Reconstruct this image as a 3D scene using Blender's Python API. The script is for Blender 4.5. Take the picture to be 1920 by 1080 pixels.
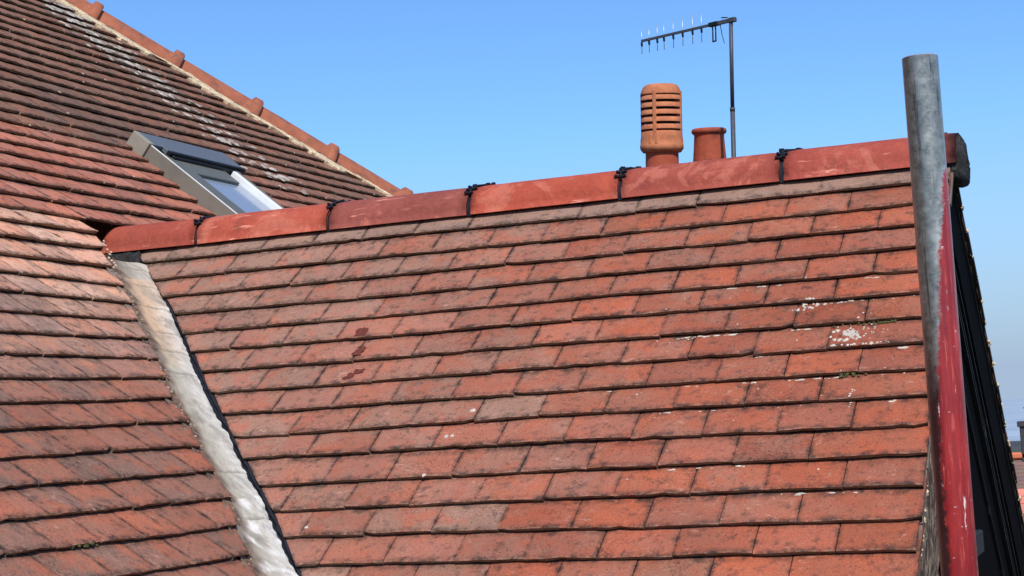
import bpy, math, random
from mathutils import Vector, Matrix, noise as mn
random.seed(7)
S=bpy.context.scene
for o in list(bpy.data.objects): bpy.data.objects.remove(o)
COL=S.collection
# ------------------------------------------------------------------ camera
cam=bpy.data.cameras.new('camera'); co=bpy.data.objects.new('camera',cam); COL.objects.link(co)
R_=Vector((.92699,.37091,-.05570)); U_=Vector((.08283,-.05750,.99490)); F_=Vector((-.36579,.92690,.08397))
m=Matrix((R_,U_,-F_)).transposed()
co.matrix_world=Matrix.Translation((2.97756,-4.44569,-.61562))@m.to_4x4()
cam.sensor_width=36; cam.lens=36*3158.19/1920; cam.clip_start=.05; cam.clip_end=9000
S.camera=co
# ------------------------------------------------------------------ sky, sun
SUN=Vector((.34,-.60,.72)).normalized()
w=bpy.data.worlds.new('World'); S.world=w; w.use_nodes=True
nt=w.node_tree; bg=nt.nodes['Background']
sky=nt.nodes.new('ShaderNodeTexSky'); sky.sky_type='NISHITA'; sky.sun_disc=False
sky.sun_elevation=math.asin(SUN.z); sky.sun_rotation=math.atan2(SUN.x,SUN.y)
sky.air_density=1.0; sky.dust_density=.25; sky.ozone_density=2.2; sky.altitude=50
def _wn(t,**k):
    q=nt.nodes.new(t)
    for a,b in k.items(): setattr(q,a,b)
    return q
_m=_wn('ShaderNodeMix',data_type='RGBA',blend_type='MULTIPLY'); _m.inputs[0].default_value=1; _m.inputs[7].default_value=(.57,.83,1.12,1)
nt.links.new(sky.outputs[0],_m.inputs[6])
_tc=_wn('ShaderNodeTexCoord'); _sp=_wn('ShaderNodeSeparateXYZ'); nt.links.new(_tc.outputs['Generated'],_sp.inputs[0])
_r=_wn('ShaderNodeMapRange'); _r.inputs[1].default_value=.02; _r.inputs[2].default_value=.17; _r.inputs[3].default_value=1.; _r.inputs[4].default_value=0.
nt.links.new(_sp.outputs[2],_r.inputs[0])
_h=_wn('ShaderNodeMix',data_type='RGBA',blend_type='MIX'); nt.links.new(_r.outputs[0],_h.inputs[0]); nt.links.new(_m.outputs[2],_h.inputs[6]); _h.inputs[7].default_value=(2.6,3.4,4.55,1)
nt.links.new(_h.outputs[2],bg.inputs[0]); bg.inputs[1].default_value=.15
sl=bpy.data.lights.new('sun','SUN'); sl.energy=4.2; sl.angle=math.radians(.53); sl.color=(1,.95,.875)
so=bpy.data.objects.new('sun',sl); COL.objects.link(so); so.location=SUN*20
so.rotation_euler=(-SUN).to_track_quat('-Z','Y').to_euler()
S.view_settings.view_transform='Standard'; S.view_settings.look='None'
S.view_settings.exposure=0.0; S.view_settings.gamma=1
# ------------------------------------------------------------------ roof geometry
P1,P2=.7215733,.6918446
C1,S1n,C2,S2n=math.cos(P1),math.sin(P1),math.cos(P2),math.sin(P2)
T1,T2=math.tan(P1),math.tan(P2)
N1=Vector((0,-S1n,C1)); N2=Vector((S2n,0,C2))
def A1(x,s,h=0): return Vector((x,-s*C1,-s*S1n))+N1*h          # front slope of the wing: x along ridge, s down slope
def A2(y,s,h=0): return Vector((s*C2,y,-s*S2n))+N2*h            # main slope: y along courses, s down slope
YR,ZR=.09,.079                                                  # wing ridge line
def A3(x,s,h=0): return Vector((x,YR+s*C1,ZR-s*S1n))+Vector((0,S1n,C1))*h  # back slope of the wing
XG=2.4605; G1,G2=.09255,.09387
def interp(t,x):
    if x<=t[0][0]: return t[0][1]
    for a,b in zip(t,t[1:]):
        if x<=b[0]: return a[1]+(b[1]-a[1])*(x-a[0])/(b[0]-a[0])
    return t[-1][1]
def nz(a,b=0.,c=0.): return mn.noise(Vector((a,b,c)))
def lin(r,g,b):
    f=lambda c:(c/255/12.92) if c/255<=.04045 else ((c/255+.055)/1.055)**2.4
    return (f(r),f(g),f(b))
def mixc(a,b,t):
    t=max(0,min(1,t)); return tuple(a[i]+(b[i]-a[i])*t for i in range(3))
# ------------------------------------------------------------------ mesh builder
class MB:
    def __init__(s): s.v=[];s.f=[];s.c=[];s.t=[];s.sm=[]
    def add(s,vs,fs,col=(1,1,1),t=None,smooth=False):
        o=len(s.v); s.v+=[tuple(v) for v in vs]; s.f+=[tuple(i+o for i in f) for f in fs]
        s.c+= [col]*len(vs) if not isinstance(col,list) else col
        s.t+= t if t else [(.05,.05,.5)]*len(vs)
        s.sm+=[smooth]*len(fs)
    def quad(s,a,b,c,d,col=(1,1,1)): s.add([a,b,c,d],[(0,1,2,3)],col)
    def box(s,M,sx,sy,sz,col=(1,1,1),bev=0):
        # box centred on M, half sizes
        if bev<=0:
            vs=[M@Vector((x*sx,y*sy,z*sz)) for x in(-1,1) for y in(-1,1) for z in(-1,1)]
            s.add(vs,[(0,1,3,2),(4,6,7,5),(0,4,5,1),(2,3,7,6),(0,2,6,4),(1,5,7,3)],col); return
        vs=[];idx={}
        for x in(-1,1):
            for y in(-1,1):
                for z in(-1,1):
                    for a in range(3):
                        d=[sx,sy,sz]; q=[d[i]-(0 if i==a else bev) for i in range(3)]
                        idx[(x,y,z,a)]=len(vs); vs.append(M@Vector((x*q[0],y*q[1],z*q[2])))
        fs=[]
        cyc=[(-1,-1),(1,-1),(1,1),(-1,1)]
        for a in range(3):
            for sg in(-1,1):
                f=[]
                for (p,q) in cyc:
                    k=[0,0,0]; k[a]=sg; k[(a+1)%3]=p; k[(a+2)%3]=q; f.append(idx[(k[0],k[1],k[2],a)])
                fs.append(tuple(f if sg>0 else f[::-1]))
            b,c=(a+1)%3,(a+2)%3
            for p in(-1,1):
                for q in(-1,1):
                    k1=[0,0,0];k2=[0,0,0];k1[a]=-1;k2[a]=1;k1[b]=k2[b]=p;k1[c]=k2[c]=q
                    f=[idx[(*k1,b)],idx[(*k2,b)],idx[(*k2,c)],idx[(*k1,c)]]; fs.append(tuple(f))
        for x in(-1,1):
            for y in(-1,1):
                for z in(-1,1): fs.append((idx[(x,y,z,0)],idx[(x,y,z,1)],idx[(x,y,z,2)]))
        s.add(vs,fs,col)
    def lathe(s,prof,n=40,M=Matrix(),col=(1,1,1),cap0=False,cap1=False,smooth=True):
        vs=[];fs=[]
        for (r,z) in prof:
            for i in range(n):
                a=2*math.pi*i/n; vs.append(M@Vector((r*math.cos(a),r*math.sin(a),z)))
        for j in range(len(prof)-1):
            for i in range(n):
                k=(i+1)%n; fs.append((j*n+i,j*n+k,(j+1)*n+k,(j+1)*n+i))
        if cap0: fs.append(tuple(range(n))[::-1])
        if cap1: fs.append(tuple((len(prof)-1)*n+i for i in range(n)))
        s.add(vs,fs,col,smooth=smooth)
    def tube(s,a,b,r,n=10,r2=None,col=(1,1,1)):
        a=Vector(a);b=Vector(b);d=(b-a); M=Matrix.Translation(a)@d.to_track_quat('Z','Y').to_matrix().to_4x4()
        s.lathe([(r,0),(r if r2 is None else r2,d.length)],n,M,col,True,True)
    def build(s,name,mat,parent=None):
        me=bpy.data.meshes.new(name); me.from_pydata(s.v,[],s.f)
        a=me.attributes.new('tcol','FLOAT_COLOR','POINT'); buf=[]
        for c in s.c: buf+=[c[0],c[1],c[2],c[3] if len(c)>3 else 0.]
        a.data.foreach_set('color',buf)
        a=me.attributes.new('tuv','FLOAT_COLOR','POINT'); buf=[]
        for c in s.t: buf+=[c[0],c[1],c[2],c[3] if len(c)>3 else .5]
        a.data.foreach_set('color',buf)
        me.polygons.foreach_set('use_smooth',s.sm)
        me.materials.append(mat); me.update()
        o=bpy.data.objects.new(name,me); COL.objects.link(o)
        if parent: o.parent=parent
        return o
def empty(name,loc,label=None,cat=None,group=None):
    o=bpy.data.objects.new(name,None); COL.objects.link(o); o.location=loc; o.empty_display_size=.2
    if label: o['label']=label
    if cat: o['category']=cat
    if group: o['group']=group
    return o
def rel(o):  # keep world coordinates of a mesh written in world space under a moved Empty
    o.matrix_parent_inverse=Matrix.Translation(-o.parent.location) if o.parent.type=='EMPTY' else Matrix()
    return o
def structure(o): o['kind']='structure'; return o
# ------------------------------------------------------------------ materials
class NT:
    def __init__(s,name):
        s.m=bpy.data.materials.new(name); s.m.use_nodes=True; s.t=s.m.node_tree; s.b=s.t.nodes['Principled BSDF']
    def n(s,ty,**k):
        q=s.t.nodes.new(ty)
        for a,b in k.items():
            if a.startswith('i_'):
                key=a[2:]; q.inputs[int(key) if key.isdigit() else key].default_value=b
            else: setattr(q,a,b)
        return q
    def l(s,a,b): s.t.links.new(a,b)
    def pos(s):
        g=s.n('ShaderNodeNewGeometry'); return g.outputs['Position']
    def noise(s,scale,detail=4,rough=.6,vec=None,dist=0):
        q=s.n('ShaderNodeTexNoise'); q.inputs['Scale'].default_value=scale; q.inputs['Detail'].default_value=detail
        q.inputs['Roughness'].default_value=rough; q.inputs['Distortion'].default_value=dist
        s.l(vec if vec else s.pos(),q.inputs['Vector']); return q.outputs['Fac']
    def ramp(s,x,a,b,ca=0.,cb=1.):
        q=s.n('ShaderNodeMapRange'); q.inputs[1].default_value=a;q.inputs[2].default_value=b;q.inputs[3].default_value=ca;q.inputs[4].default_value=cb
        s.l(x,q.inputs[0]); return q.outputs[0]
    def math(s,op,a,b=None,clamp=False):
        q=s.n('ShaderNodeMath',operation=op); q.use_clamp=clamp
        for i,x in enumerate((a,b)):
            if x is None: continue
            if isinstance(x,(int,float)): q.inputs[i].default_value=x
            else: s.l(x,q.inputs[i])
        return q.outputs[0]
    def mix(s,f,a,b,mode='MIX'):
        q=s.n('ShaderNodeMix',data_type='RGBA',blend_type=mode)
        for i,x in ((0,f),(6,a),(7,b)):
            if isinstance(x,(int,float)): q.inputs[i].default_value=x
            elif isinstance(x,tuple): q.inputs[i].default_value=(*x[:3],1)
            else: s.l(x,q.inputs[i])
        return q.outputs[2]
    def bump(s,h,strength=.4,dist=.003):
        q=s.n('ShaderNodeBump'); q.inputs['Strength'].default_value=strength; q.inputs['Distance'].default_value=dist
        s.l(h,q.inputs['Height']); s.l(q.outputs[0],s.b.inputs['Normal'])
    def out(s,col,rough=.85,metal=0.,spec=.3):
        if isinstance(col,tuple): s.b.inputs['Base Color'].default_value=(*col,1)
        else: s.l(col,s.b.inputs['Base Color'])
        if isinstance(rough,(int,float)): s.b.inputs['Roughness'].default_value=rough
        else: s.l(rough,s.b.inputs['Roughness'])
        s.b.inputs['Metallic'].default_value=metal; s.b.inputs['Specular IOR Level'].default_value=spec
        return s.m
def attr(k,name):
    a=k.n('ShaderNodeAttribute',attribute_name=name); return a
def tile_mat(name,patina,pat_amt=1.,dark=(.040,.031,.025),hue=(1,1,1)):
    k=NT(name); A=attr(k,'tcol'); T=attr(k,'tuv')
    sep=k.n('ShaderNodeSeparateColor'); k.l(T.outputs['Color'],sep.inputs[0]); u,u2,v=sep.outputs; rnd=T.outputs['Alpha']
    col=A.outputs['Color']; al=A.outputs['Alpha']      # alpha: patina amount of this tile
    off=k.n('ShaderNodeVectorMath',operation='MULTIPLY_ADD'); cx=k.n('ShaderNodeCombineXYZ')
    for i in range(3): k.l(rnd,cx.inputs[i])
    k.l(cx.outputs[0],off.inputs[0]); off.inputs[1].default_value=(37,23,51); k.l(k.pos(),off.inputs[2]); PV=off.outputs[0]
    n1=k.noise(10,5,.60,vec=PV,dist=.5); n2=k.noise(34,5,.7); n3=k.noise(210,4,.7); n5=k.noise(17,6,.66,vec=PV,dist=1.3); n6=k.noise(6.5,3,.5,vec=PV)
    # three surfaces: fired clay, worn brighter clay, grey patina in patches with ragged edges
    bright=k.mix(1.,col,(1.13,.98,.88),'MULTIPLY')
    c=k.mix(k.ramp(n6,.46,.56),col,bright)
    f=k.math('MULTIPLY',k.ramp(n1,.43,.56),al)
    f=k.math('ADD',f,k.math('MULTIPLY',k.math('MULTIPLY',k.ramp(n5,.50,.56),.75),k.ramp(al,.1,.8,.15,.6))); big=k.noise(1.7,4,.6); f=k.math('ADD',f,k.math('MULTIPLY',k.ramp(big,.40,.66),k.ramp(al,.1,.8,.05,.4)),True)
    f=k.math('MULTIPLY',k.math('MULTIPLY',f,k.ramp(al,.0,1.,.3,1.)),.82*pat_amt,True)
    c=k.mix(f,c,k.mix(k.ramp(n2,.35,.65),patina,tuple(min(1,q*1.22) for q in patina)))
    # dirt that sits on rims, under the next tail and in the joints
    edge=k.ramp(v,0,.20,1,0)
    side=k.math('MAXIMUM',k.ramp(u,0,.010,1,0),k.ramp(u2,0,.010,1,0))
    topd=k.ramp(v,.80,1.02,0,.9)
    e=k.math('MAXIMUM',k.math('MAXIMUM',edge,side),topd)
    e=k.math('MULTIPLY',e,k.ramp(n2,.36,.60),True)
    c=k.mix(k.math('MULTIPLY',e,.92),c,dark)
    rim=k.math('MULTIPLY',k.ramp(v,.0,.05,1,0),k.ramp(k.noise(55,3,.6),.45,.6),True)
    c=k.mix(k.math('MULTIPLY',rim,.45),c,lin(200,160,135))
    d=k.math('MULTIPLY',k.ramp(n2,.50,.66),k.ramp(n5,.43,.54),True)
    c=k.mix(k.math('MULTIPLY',d,.62),c,dark)
    # crazing on some tiles
    vc=k.n('ShaderNodeTexVoronoi',feature='DISTANCE_TO_EDGE'); vc.inputs['Scale'].default_value=55
    dv=k.n('ShaderNodeVectorMath',operation='MULTIPLY_ADD'); nn=k.n('ShaderNodeTexNoise'); nn.inputs['Scale'].default_value=30; k.l(PV,nn.inputs['Vector'])
    k.l(nn.outputs['Color'],dv.inputs[0]); dv.inputs[1].default_value=(.05,.05,.05); k.l(PV,dv.inputs[2]); k.l(dv.outputs[0],vc.inputs['Vector'])
    cr=k.math('MULTIPLY',k.ramp(vc.outputs['Distance'],.0,.028,1,0),k.ramp(k.noise(8,2,.5,vec=PV),.60,.64),True)
    c=k.mix(k.math('MULTIPLY',cr,.42),c,(.03,.022,.018))
    # pale scuffs
    mp=k.n('ShaderNodeMapping'); k.l(PV,mp.inputs[0]); mp.inputs['Scale'].default_value=(30,60,60); mp.inputs['Rotation'].default_value=(.4,.5,.3)
    sf=k.math('MULTIPLY',k.ramp(k.noise(1.,4,.6,vec=mp.outputs[0],dist=.8),.60,.66),k.ramp(n1,.52,.60),True)
    c=k.mix(k.math('MULTIPLY',sf,.5),c,lin(212,158,134))
    c=k.mix(1.,c,k.mix(k.ramp(n3,.3,.7),(.76,.73,.72),(1.22,1.20,1.18)),'MULTIPLY')
    vo=k.n('ShaderNodeTexVoronoi'); vo.inputs['Scale'].default_value=95; k.l(k.pos(),vo.inputs['Vector'])
    sp=k.math('MULTIPLY',k.ramp(vo.outputs['Distance'],.12,.20,1,0),k.ramp(k.noise(16,3,.6),.56,.62),True)
    c=k.mix(k.math('MULTIPLY',sp,.5),c,(.46,.38,.32))
    vo2=k.n('ShaderNodeTexVoronoi'); vo2.inputs['Scale'].default_value=70; k.l(k.pos(),vo2.inputs['Vector'])
    sp=k.math('MULTIPLY',k.ramp(vo2.outputs['Distance'],.10,.2,1,0),k.ramp(k.noise(9,2,.6),.5,.56),True)
    c=k.mix(k.math('MULTIPLY',sp,.6),c,(.03,.022,.02))
    # broken tail faces: raw sooty brown
    tf=k.ramp(v,-.30,-.20,1,0)
    c=k.mix(k.math('MULTIPLY',tf,.88),c,k.mix(k.ramp(n2,.4,.6),(.12,.075,.042),(.30,.20,.12)))
    c=k.mix(1.,c,k.mix(k.ramp(k.noise(2.6,5,.65),.32,.68),(.86*hue[0],.84*hue[1],.83*hue[2]),(1.10*hue[0],1.10*hue[1],1.10*hue[2])),'MULTIPLY')
    k.out(c,.80,spec=.25)
    h=k.math('ADD',k.math('ADD',k.math('MULTIPLY',n2,.8),k.math('MULTIPLY',n3,.35)),k.math('MULTIPLY',cr,-.25))
    k.bump(h,.8,.005); return k.m
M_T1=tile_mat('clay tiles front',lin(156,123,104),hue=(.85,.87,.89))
M_T2=tile_mat('clay tiles main',lin(126,105,92),.85,(.035,.028,.023),hue=(.92,.95,.95))
def simple(name,base,var=.25,sc=20,rough=.8,bump=.4,bd=.003,metal=0.,spec=.3,tint=None,tf=(.5,.62),ts=8,use_attr=False):
    k=NT(name); n1=k.noise(sc,5,.65); n2=k.noise(sc*6,3,.6)
    c=base
    if use_attr: c=attr(k,'tcol').outputs['Color']
    if tint: c=k.mix(k.ramp(k.noise(ts,5,.65,dist=.4),*tf),c,tint)
    g=k.mix(k.ramp(n1,.3,.7),(1-var,)*3,(1+var,)*3)
    c=k.mix(1.,c,g,'MULTIPLY'); k.out(c,rough,metal,spec)
    k.bump(k.math('ADD',n1,k.math('MULTIPLY',n2,.5)),bump,bd); return k.m
# ridge tiles: smooth sanded red with pale scrapes that run along the ridge
def ridge_mat():
    k=NT('red ridge tile clay'); A=attr(k,'tcol')
    n1=k.noise(9,5,.6); n2=k.noise(60,4,.65)
    mp=k.n('ShaderNodeMapping'); k.l(k.pos(),mp.inputs[0]); mp.inputs['Scale'].default_value=(9,80,80)
    st=k.noise(1.0,3,.6,vec=mp.outputs[0])
    c=k.mix(k.ramp(n1,.35,.68),A.outputs['Color'],k.mix(1.,A.outputs['Color'],(.80,.72,.72),'MULTIPLY'))
    sc=k.math('MULTIPLY',k.ramp(st,.60,.66),k.ramp(k.noise(4,2,.5),.50,.58),True)
    c=k.mix(k.math('MULTIPLY',sc,.65),c,lin(238,160,138))
    c=k.mix(k.math('MULTIPLY',k.ramp(k.noise(24,5,.7),.54,.68),.45),c,lin(118,66,56))
    c=k.mix(k.math('MULTIPLY',k.ramp(k.noise(7,6,.7,dist=.8),.54,.60),.5),c,lin(200,118,96))
    c=k.mix(k.math('MULTIPLY',k.ramp(k.noise(110,3,.7),.64,.7),.5),c,lin(90,48,42))
    c=k.mix(1.,c,k.mix(k.ramp(n2,.3,.7),(.88,.88,.88),(1.1,1.1,1.1)),'MULTIPLY')
    k.out(c,.78,spec=.22); k.bump(k.math('ADD',n2,k.math('MULTIPLY',n1,1.5)),.55,.005); return k.m
M_RIDGE=ridge_mat()
M_BLACKPL=simple('black plastic',(.012,.012,.015),.2,40,.45,.1)
M_HIP=simple('weathered hip tile clay',lin(162,96,70),.22,14,.85,.4,.004,tint=lin(120,84,70),tf=(.52,.66),ts=10)
M_CREAM=simple('cream mortar',lin(226,202,164),.25,30,.95,1.,.012,tint=lin(176,140,108),tf=(.56,.66),ts=14)
M_VALLEY=simple('pale valley mortar',(.5,.5,.5),.13,40,.95,.7,.006,tint=lin(150,142,128),tf=(.48,.72),ts=16,use_attr=True)
M_DARKMORT=simple('sooty mortar',(.035,.032,.03),.5,40,.95,1.,.012,tint=(.13,.12,.11),tf=(.56,.68),ts=35)
M_GAPSHADE=simple('near black gap shade',(.011,.012,.02),.3,30,.6,.5,.004)  # near-black colour stands for shade in the valley and ridge gaps
M_BLACK=simple('black stained timber',(.0016,.0016,.0018),.4,12,.8,.3,.003,spec=.03)
M_STREAK=simple('light catching black edge',(.02,.019,.02),.5,12,.5,.3,.003,spec=.2,tint=(.10,.09,.085),tf=(.60,.66),ts=5)  # lighter grey painted for moulding edges that catch the light
M_DECK=simple('dark roofing felt',(.02,.017,.015),.3,10,.9,.3)
M_WHITE=simple('white lichen and lime',(.56,.49,.40),.3,50,.9,.6,.003)
M_MOSS=simple('moss',(.085,.09,.03),.5,60,.95,1.,.004)
M_STAIN=simple('dark red paint stain',lin(104,50,38),.35,60,.7,.4,.001)
M_PATCH=simple('fresh clay patch',lin(182,90,62),.15,40,.8,.3,.001)
M_BEIGE=simple('grey beige metal cladding',lin(150,143,128),.06,6,.5,.05,.001,tint=lin(132,124,110),tf=(.45,.7),ts=3)
M_FRAMEB=simple('grey window cladding',lin(120,114,102),.08,6,.6,.05,.001,tint=lin(106,100,90),tf=(.45,.7),ts=5)
M_SLATE=simple('blue grey metal hood',lin(98,102,106),.06,5,.45,.04,.001)
M_FRAMEG=simple('grey window sash',lin(100,101,94),.08,8,.5,.05,.001)
M_FRAMEW=simple('white window bead',(.80,.80,.77),.05,8,.45,.05,.001)
M_RUBBER=simple('black rubber',(.008,.008,.009),.2,30,.5,.1)
kg=NT('skylight glass'); kg.out((.27,.31,.38),.14,0.,.5); kg.b.inputs['Coat Weight'].default_value=.2; M_GLASS=kg.m
M_LOUV=simple('orange louvred clay',lin(190,118,80),.2,22,.85,.35,.003,tint=lin(172,98,66),tf=(.5,.7),ts=7)
M_POT=simple('red brown clay pot',lin(168,80,54),.16,22,.8,.35,.003,tint=lin(120,62,48),tf=(.52,.7),ts=8)
M_MAST=simple('painted grey mast',(.075,.075,.085),.25,30,.5,.1,metal=.2)
M_ALU=simple('aluminium rod',(.46,.48,.50),.1,20,.4,.05,metal=.6)
def brick_mat(name,c1,c2,mo,sc=1.):
    k=NT(name); g=k.n('ShaderNodeNewGeometry')
    sep=k.n('ShaderNodeSeparateXYZ'); k.l(g.outputs['Position'],sep.inputs[0])
    cb=k.n('ShaderNodeCombineXYZ'); k.l(k.math('ADD',sep.outputs[0],sep.outputs[1]),cb.inputs[0]); k.l(sep.outputs[2],cb.inputs[1])
    b=k.n('ShaderNodeTexBrick'); k.l(cb.outputs[0],b.inputs['Vector'])
    b.inputs['Color1'].default_value=(*c1,1); b.inputs['Color2'].default_value=(*c2,1); b.inputs['Mortar'].default_value=(*mo,1)
    b.inputs['Scale'].default_value=sc; b.inputs['Brick Width'].default_value=.225; b.inputs['Row Height'].default_value=.075; b.inputs['Mortar Size'].default_value=.008
    c=k.mix(1.,b.outputs['Color'],k.mix(k.noise(6,4,.6),(.75,.75,.75),(1.2,1.2,1.2)),'MULTIPLY')
    k.out(c,.9); k.bump(b.outputs['Fac'],-.3,.006); return k.m
M_BRICK=brick_mat('red brick',(.24,.09,.055),(.19,.075,.05),(.3,.27,.23))
# ------------------------------------------------------------------ tile laying
def tile(mb,surf,n_h,s_tail,xa,xb,g,th,length,col,al,skew=0.,lift=0.,nu=6,wob=.0016,sg=1,drop=0.,sd=0.):
    """surf(x,s,h)->point; xa(s),xb(s) side limits; s_tail(x)"""
    vr=[0.,.0035,.018,.045,.075,g+.012,length] if length>g+.03 else [0.,.0035,.018,.045,.07,length]
    xs0,xs1=xa(s_tail(xa(0) if False else sd)),xb(s_tail(sd))
    vs=[];ts=[];nv=len(vr); rr=random.random()
    chip=[random.uniform(.003,.009) if random.random()<.12 else 0 for _ in (0,1)]; nib=(random.randrange(1,nu),random.uniform(.002,.005)) if random.random()<.14 else (-1,0)
    if random.random()<.06: drop+=random.uniform(-.002,.0035)
    for j,v in enumerate(vr):
        sref=s_tail(sd)-v
        a,b=xa(sref),xb(sref)
        if b<a: b=a
        for i in range(nu+1):
            f=i/nu; x=a+(b-a)*f
            e=(f-.5)
            st=s_tail(x)+skew*e+drop+wob*nz(x*31+sd*7,s_tail(sd)*9.,3.)*(1.6 if v<.02 else .6)
            h=th*(1-v/g)+lift*(1-v/length)-.0016*(1-4*e*e if False else 4*e*e)+.0011*nz(x*18,(st-v)*22,sd*3)
            if v==0: h-=.0022+.001*nz(x*60,st*7)
            s=st-v
            if v<.02:
                s-=(chip[0] if i==0 else chip[1] if i==nu else nib[1] if i==nib[0] else 0)*(1-v/.02)
            if j==1 and i in(0,nu): s-=.001
            vs.append(surf(x,s,h)); ts.append((max(0,x-a),max(0,b-x),min(v/g,1.3),rr))
    fs=[]
    W=nu+1
    for j in range(nv-1):
        for i in range(nu):
            q=(j*W+i,j*W+i+1,(j+1)*W+i+1,(j+1)*W+i); fs.append(q if sg>0 else q[::-1])
    # tail face
    o=len(vs)
    a,b=xa(s_tail(sd)),xb(s_tail(sd))
    if b<a:b=a
    for i in range(W):
        x=a+(b-a)*i/nu; e=i/nu-.5
        st=s_tail(x)+skew*e+drop+wob*1.6*nz(x*31+sd*7,s_tail(sd)*9.,3.)
        vs.append(vs[i].copy()); ts.append((.05,.05,-.5,rr))
        st-=(chip[0] if i==0 else chip[1] if i==nu else nib[1] if i==nib[0] else 0)
        vs.append(surf(x,st-.0015,.0030+lift*1.+.0014*nz(x*50,st*5,4))); ts.append((.05,.05,-.5,rr))
    for i in range(nu):
        q=(o+2*i+1,o+2*i+3,o+2*i+2,o+2*i); fs.append(q if sg>0 else q[::-1])
    # sides
    for i in (0,nu):
        p=len(vs)
        for j,v in enumerate(vr):
            t=vs[j*W+i]; vs.append(t-n_h*(th+.001)); ts.append((.0,.0,-.5,rr))
        for j in range(nv-1):
            q=(p+j,j*W+i,(j+1)*W+i,p+j+1)
            fs.append(q if (i==0)==(sg>0) else q[::-1])
    mb.add(vs,fs,(*col,al),ts,smooth=False)
# front slope of the wing --------------------------------------------------
DS1={ # course: deviation at x=.95, 1.6, 2.37
1:(-.0088,-.0012,-.0036),2:(.0003,.003,.0004),3:(.0031,.0015,.0011),4:(.0053,.0017,.001),5:(.0066,-.0011,.0042),6:(.0023,-.0036,-.0022),7:(.003,-.0028,-.0014),
8:(.0048,-.0042,-.0001),9:(.002,-.0029,-.0004),10:(.0052,-.008,-.004),11:(-.0051,-.006,.0029),12:(.0053,-.0007,.0008),13:(.0031,-.001,0),14:(-.0025,.0015,.0062),15:(-.0023,-.0007,-.0005)}
def s1c(k,x):
    d=DS1.get(k,(0,0,0)); return -.0213+G1*k+interp([(.3,d[0]*.7),(.95,d[0]),(1.6,d[1]),(2.37,d[2])],x)
VALB=[(-.12,-.115),(-.039,-.051),(.048,.016),(.217,.158),(.309,.24),(.424,.334),(.717,.558),(.81,.632),(.902,.704),(1.09,.856),(1.185,.932),(1.383,1.084),(2.4,1.88)]
house=empty('house',(1.2,0,-7.0),'nearby house with clay tiled wing roof, long red ridge and skylight','house')
mb=MB()
REDS=[lin(174,98,72),lin(167,95,73),lin(179,98,69),lin(162,94,75),lin(170,93,68)]
PALE=[lin(188,128,108),lin(180,124,106),lin(176,128,112),lin(190,122,100)]
NR1=24
for k in range(1,NR1+1):
    off=.110 if k%2 else .026
    verge=XG
    joints=[]; x=off-.168*6
    while x<verge-.1: joints.append(x+random.uniform(-.004,.004)); x+=.168
    lim=verge-.14 if k%2 else verge-.2
    joints=[j for j in joints if j<lim]+[verge+random.uniform(-.006,.004)]
    if k==1: joints=[j for i,j in enumerate(joints[:-1]) if i%2==0 or random.random()<.45]+[verge]
    first=True
    for a,b in zip(joints,joints[1:]):
        last=b==joints[-1]
        gp=random.uniform(.0008,.0036)
        st=lambda x,k=k: s1c(k,x)
        bd=interp(VALB,s1c(k,a))
        if b<bd+.012: continue
        jag=random.uniform(-.006,.006)
        tl=s1c(k,xc_:=(a+b)/2); xa=(lambda s,jag=jag,tl=tl: interp(VALB,s)+jag*.5-.006+.005*min(1,(tl-s)/G1)) if first else (lambda s,a=a,gp=gp: a+gp); first=False
        xb=lambda s,b=b: b
        xc=(a+b)/2
        t=(xc-.25)/1.7+random.uniform(-.3,.3)-.12
        col=mixc(random.choice(PALE),random.choice(REDS),t)
        col=mixc(col,mixc(lin(182,122,102),lin(178,99,70),(xc-.2)/1.5),.45); f=random.uniform(.87,1.07); col=tuple(c*f for c in col)
        al=max(.08,min(1.05,1.02-.72*(xc/2.4)+random.uniform(-.3,.22)))
        if random.random()<.1 and xc<1.5: al=1.15
        if xc>1.5: al=min(al,.48)
        if k==1: col=mixc(col,lin(160,140,125),.75); al=1.2
        sd=xc if xc>bd else max(xc,bd)
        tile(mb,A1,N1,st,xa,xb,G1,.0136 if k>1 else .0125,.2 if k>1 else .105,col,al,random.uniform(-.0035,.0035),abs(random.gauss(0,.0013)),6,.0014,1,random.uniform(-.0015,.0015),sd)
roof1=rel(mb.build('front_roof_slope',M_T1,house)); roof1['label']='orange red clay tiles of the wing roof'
# main slope ---------------------------------------------------------------
S2END=[(-.08,-.167),(.02,-.241),(.111,-.317),(.224,-.383),(.324,-.459),(.411,-.529),(.497,-.58),(.598,-.655),(.687,-.73),(.773,-.8),(.871,-.844),(.964,-.922),(1.067,-.983),(1.163,-1.037),(1.257,-1.134),(2.6,-2.2)]
DL=[(-1.2,.01),(-.91,.017),(-.82,.011),(-.72,.002),(-.6,-.018),(-.5,-.02),(-.4,-.014),(-.35,-.016),(-.25,-.007),(-.1,-.004),(.1,0),(.4,.006),(.7,.004),(1.,0),(1.25,-.004)]
DR=[(-.3,-.01),(-.08,-.016),(.02,-.01),(.111,-.013),(.224,.006),(.324,.012),(.411,.006),(.497,-.002),(.598,.005),(.687,0),(.773,-.008),(.871,-.004),(1.06,.005),(1.257,.007)]
def s2c(k,y):
    s0=1.2505-G2*k; yl=-.16-s0*1.33 if s0>-1 else 1.2; yr=interp(S2END,s0) if s0>-.1 else yl+1.2
    f=max(0,min(1,(y-yl)/(yr-yl)))
    return s0+interp(DL,s0)*(1-f)+interp(DR,s0)*f+.007*nz(y*1.1,s0*.5,9)
HC=4.2  # hip: y = x + HC
def hipy(s): return s*C2+HC-.03
def sag(y,s):   # gentle dishing of the old main slope
    return -.012*math.exp(-((s+.55)/.5)**2-((y-.25)/.9)**2)
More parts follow.
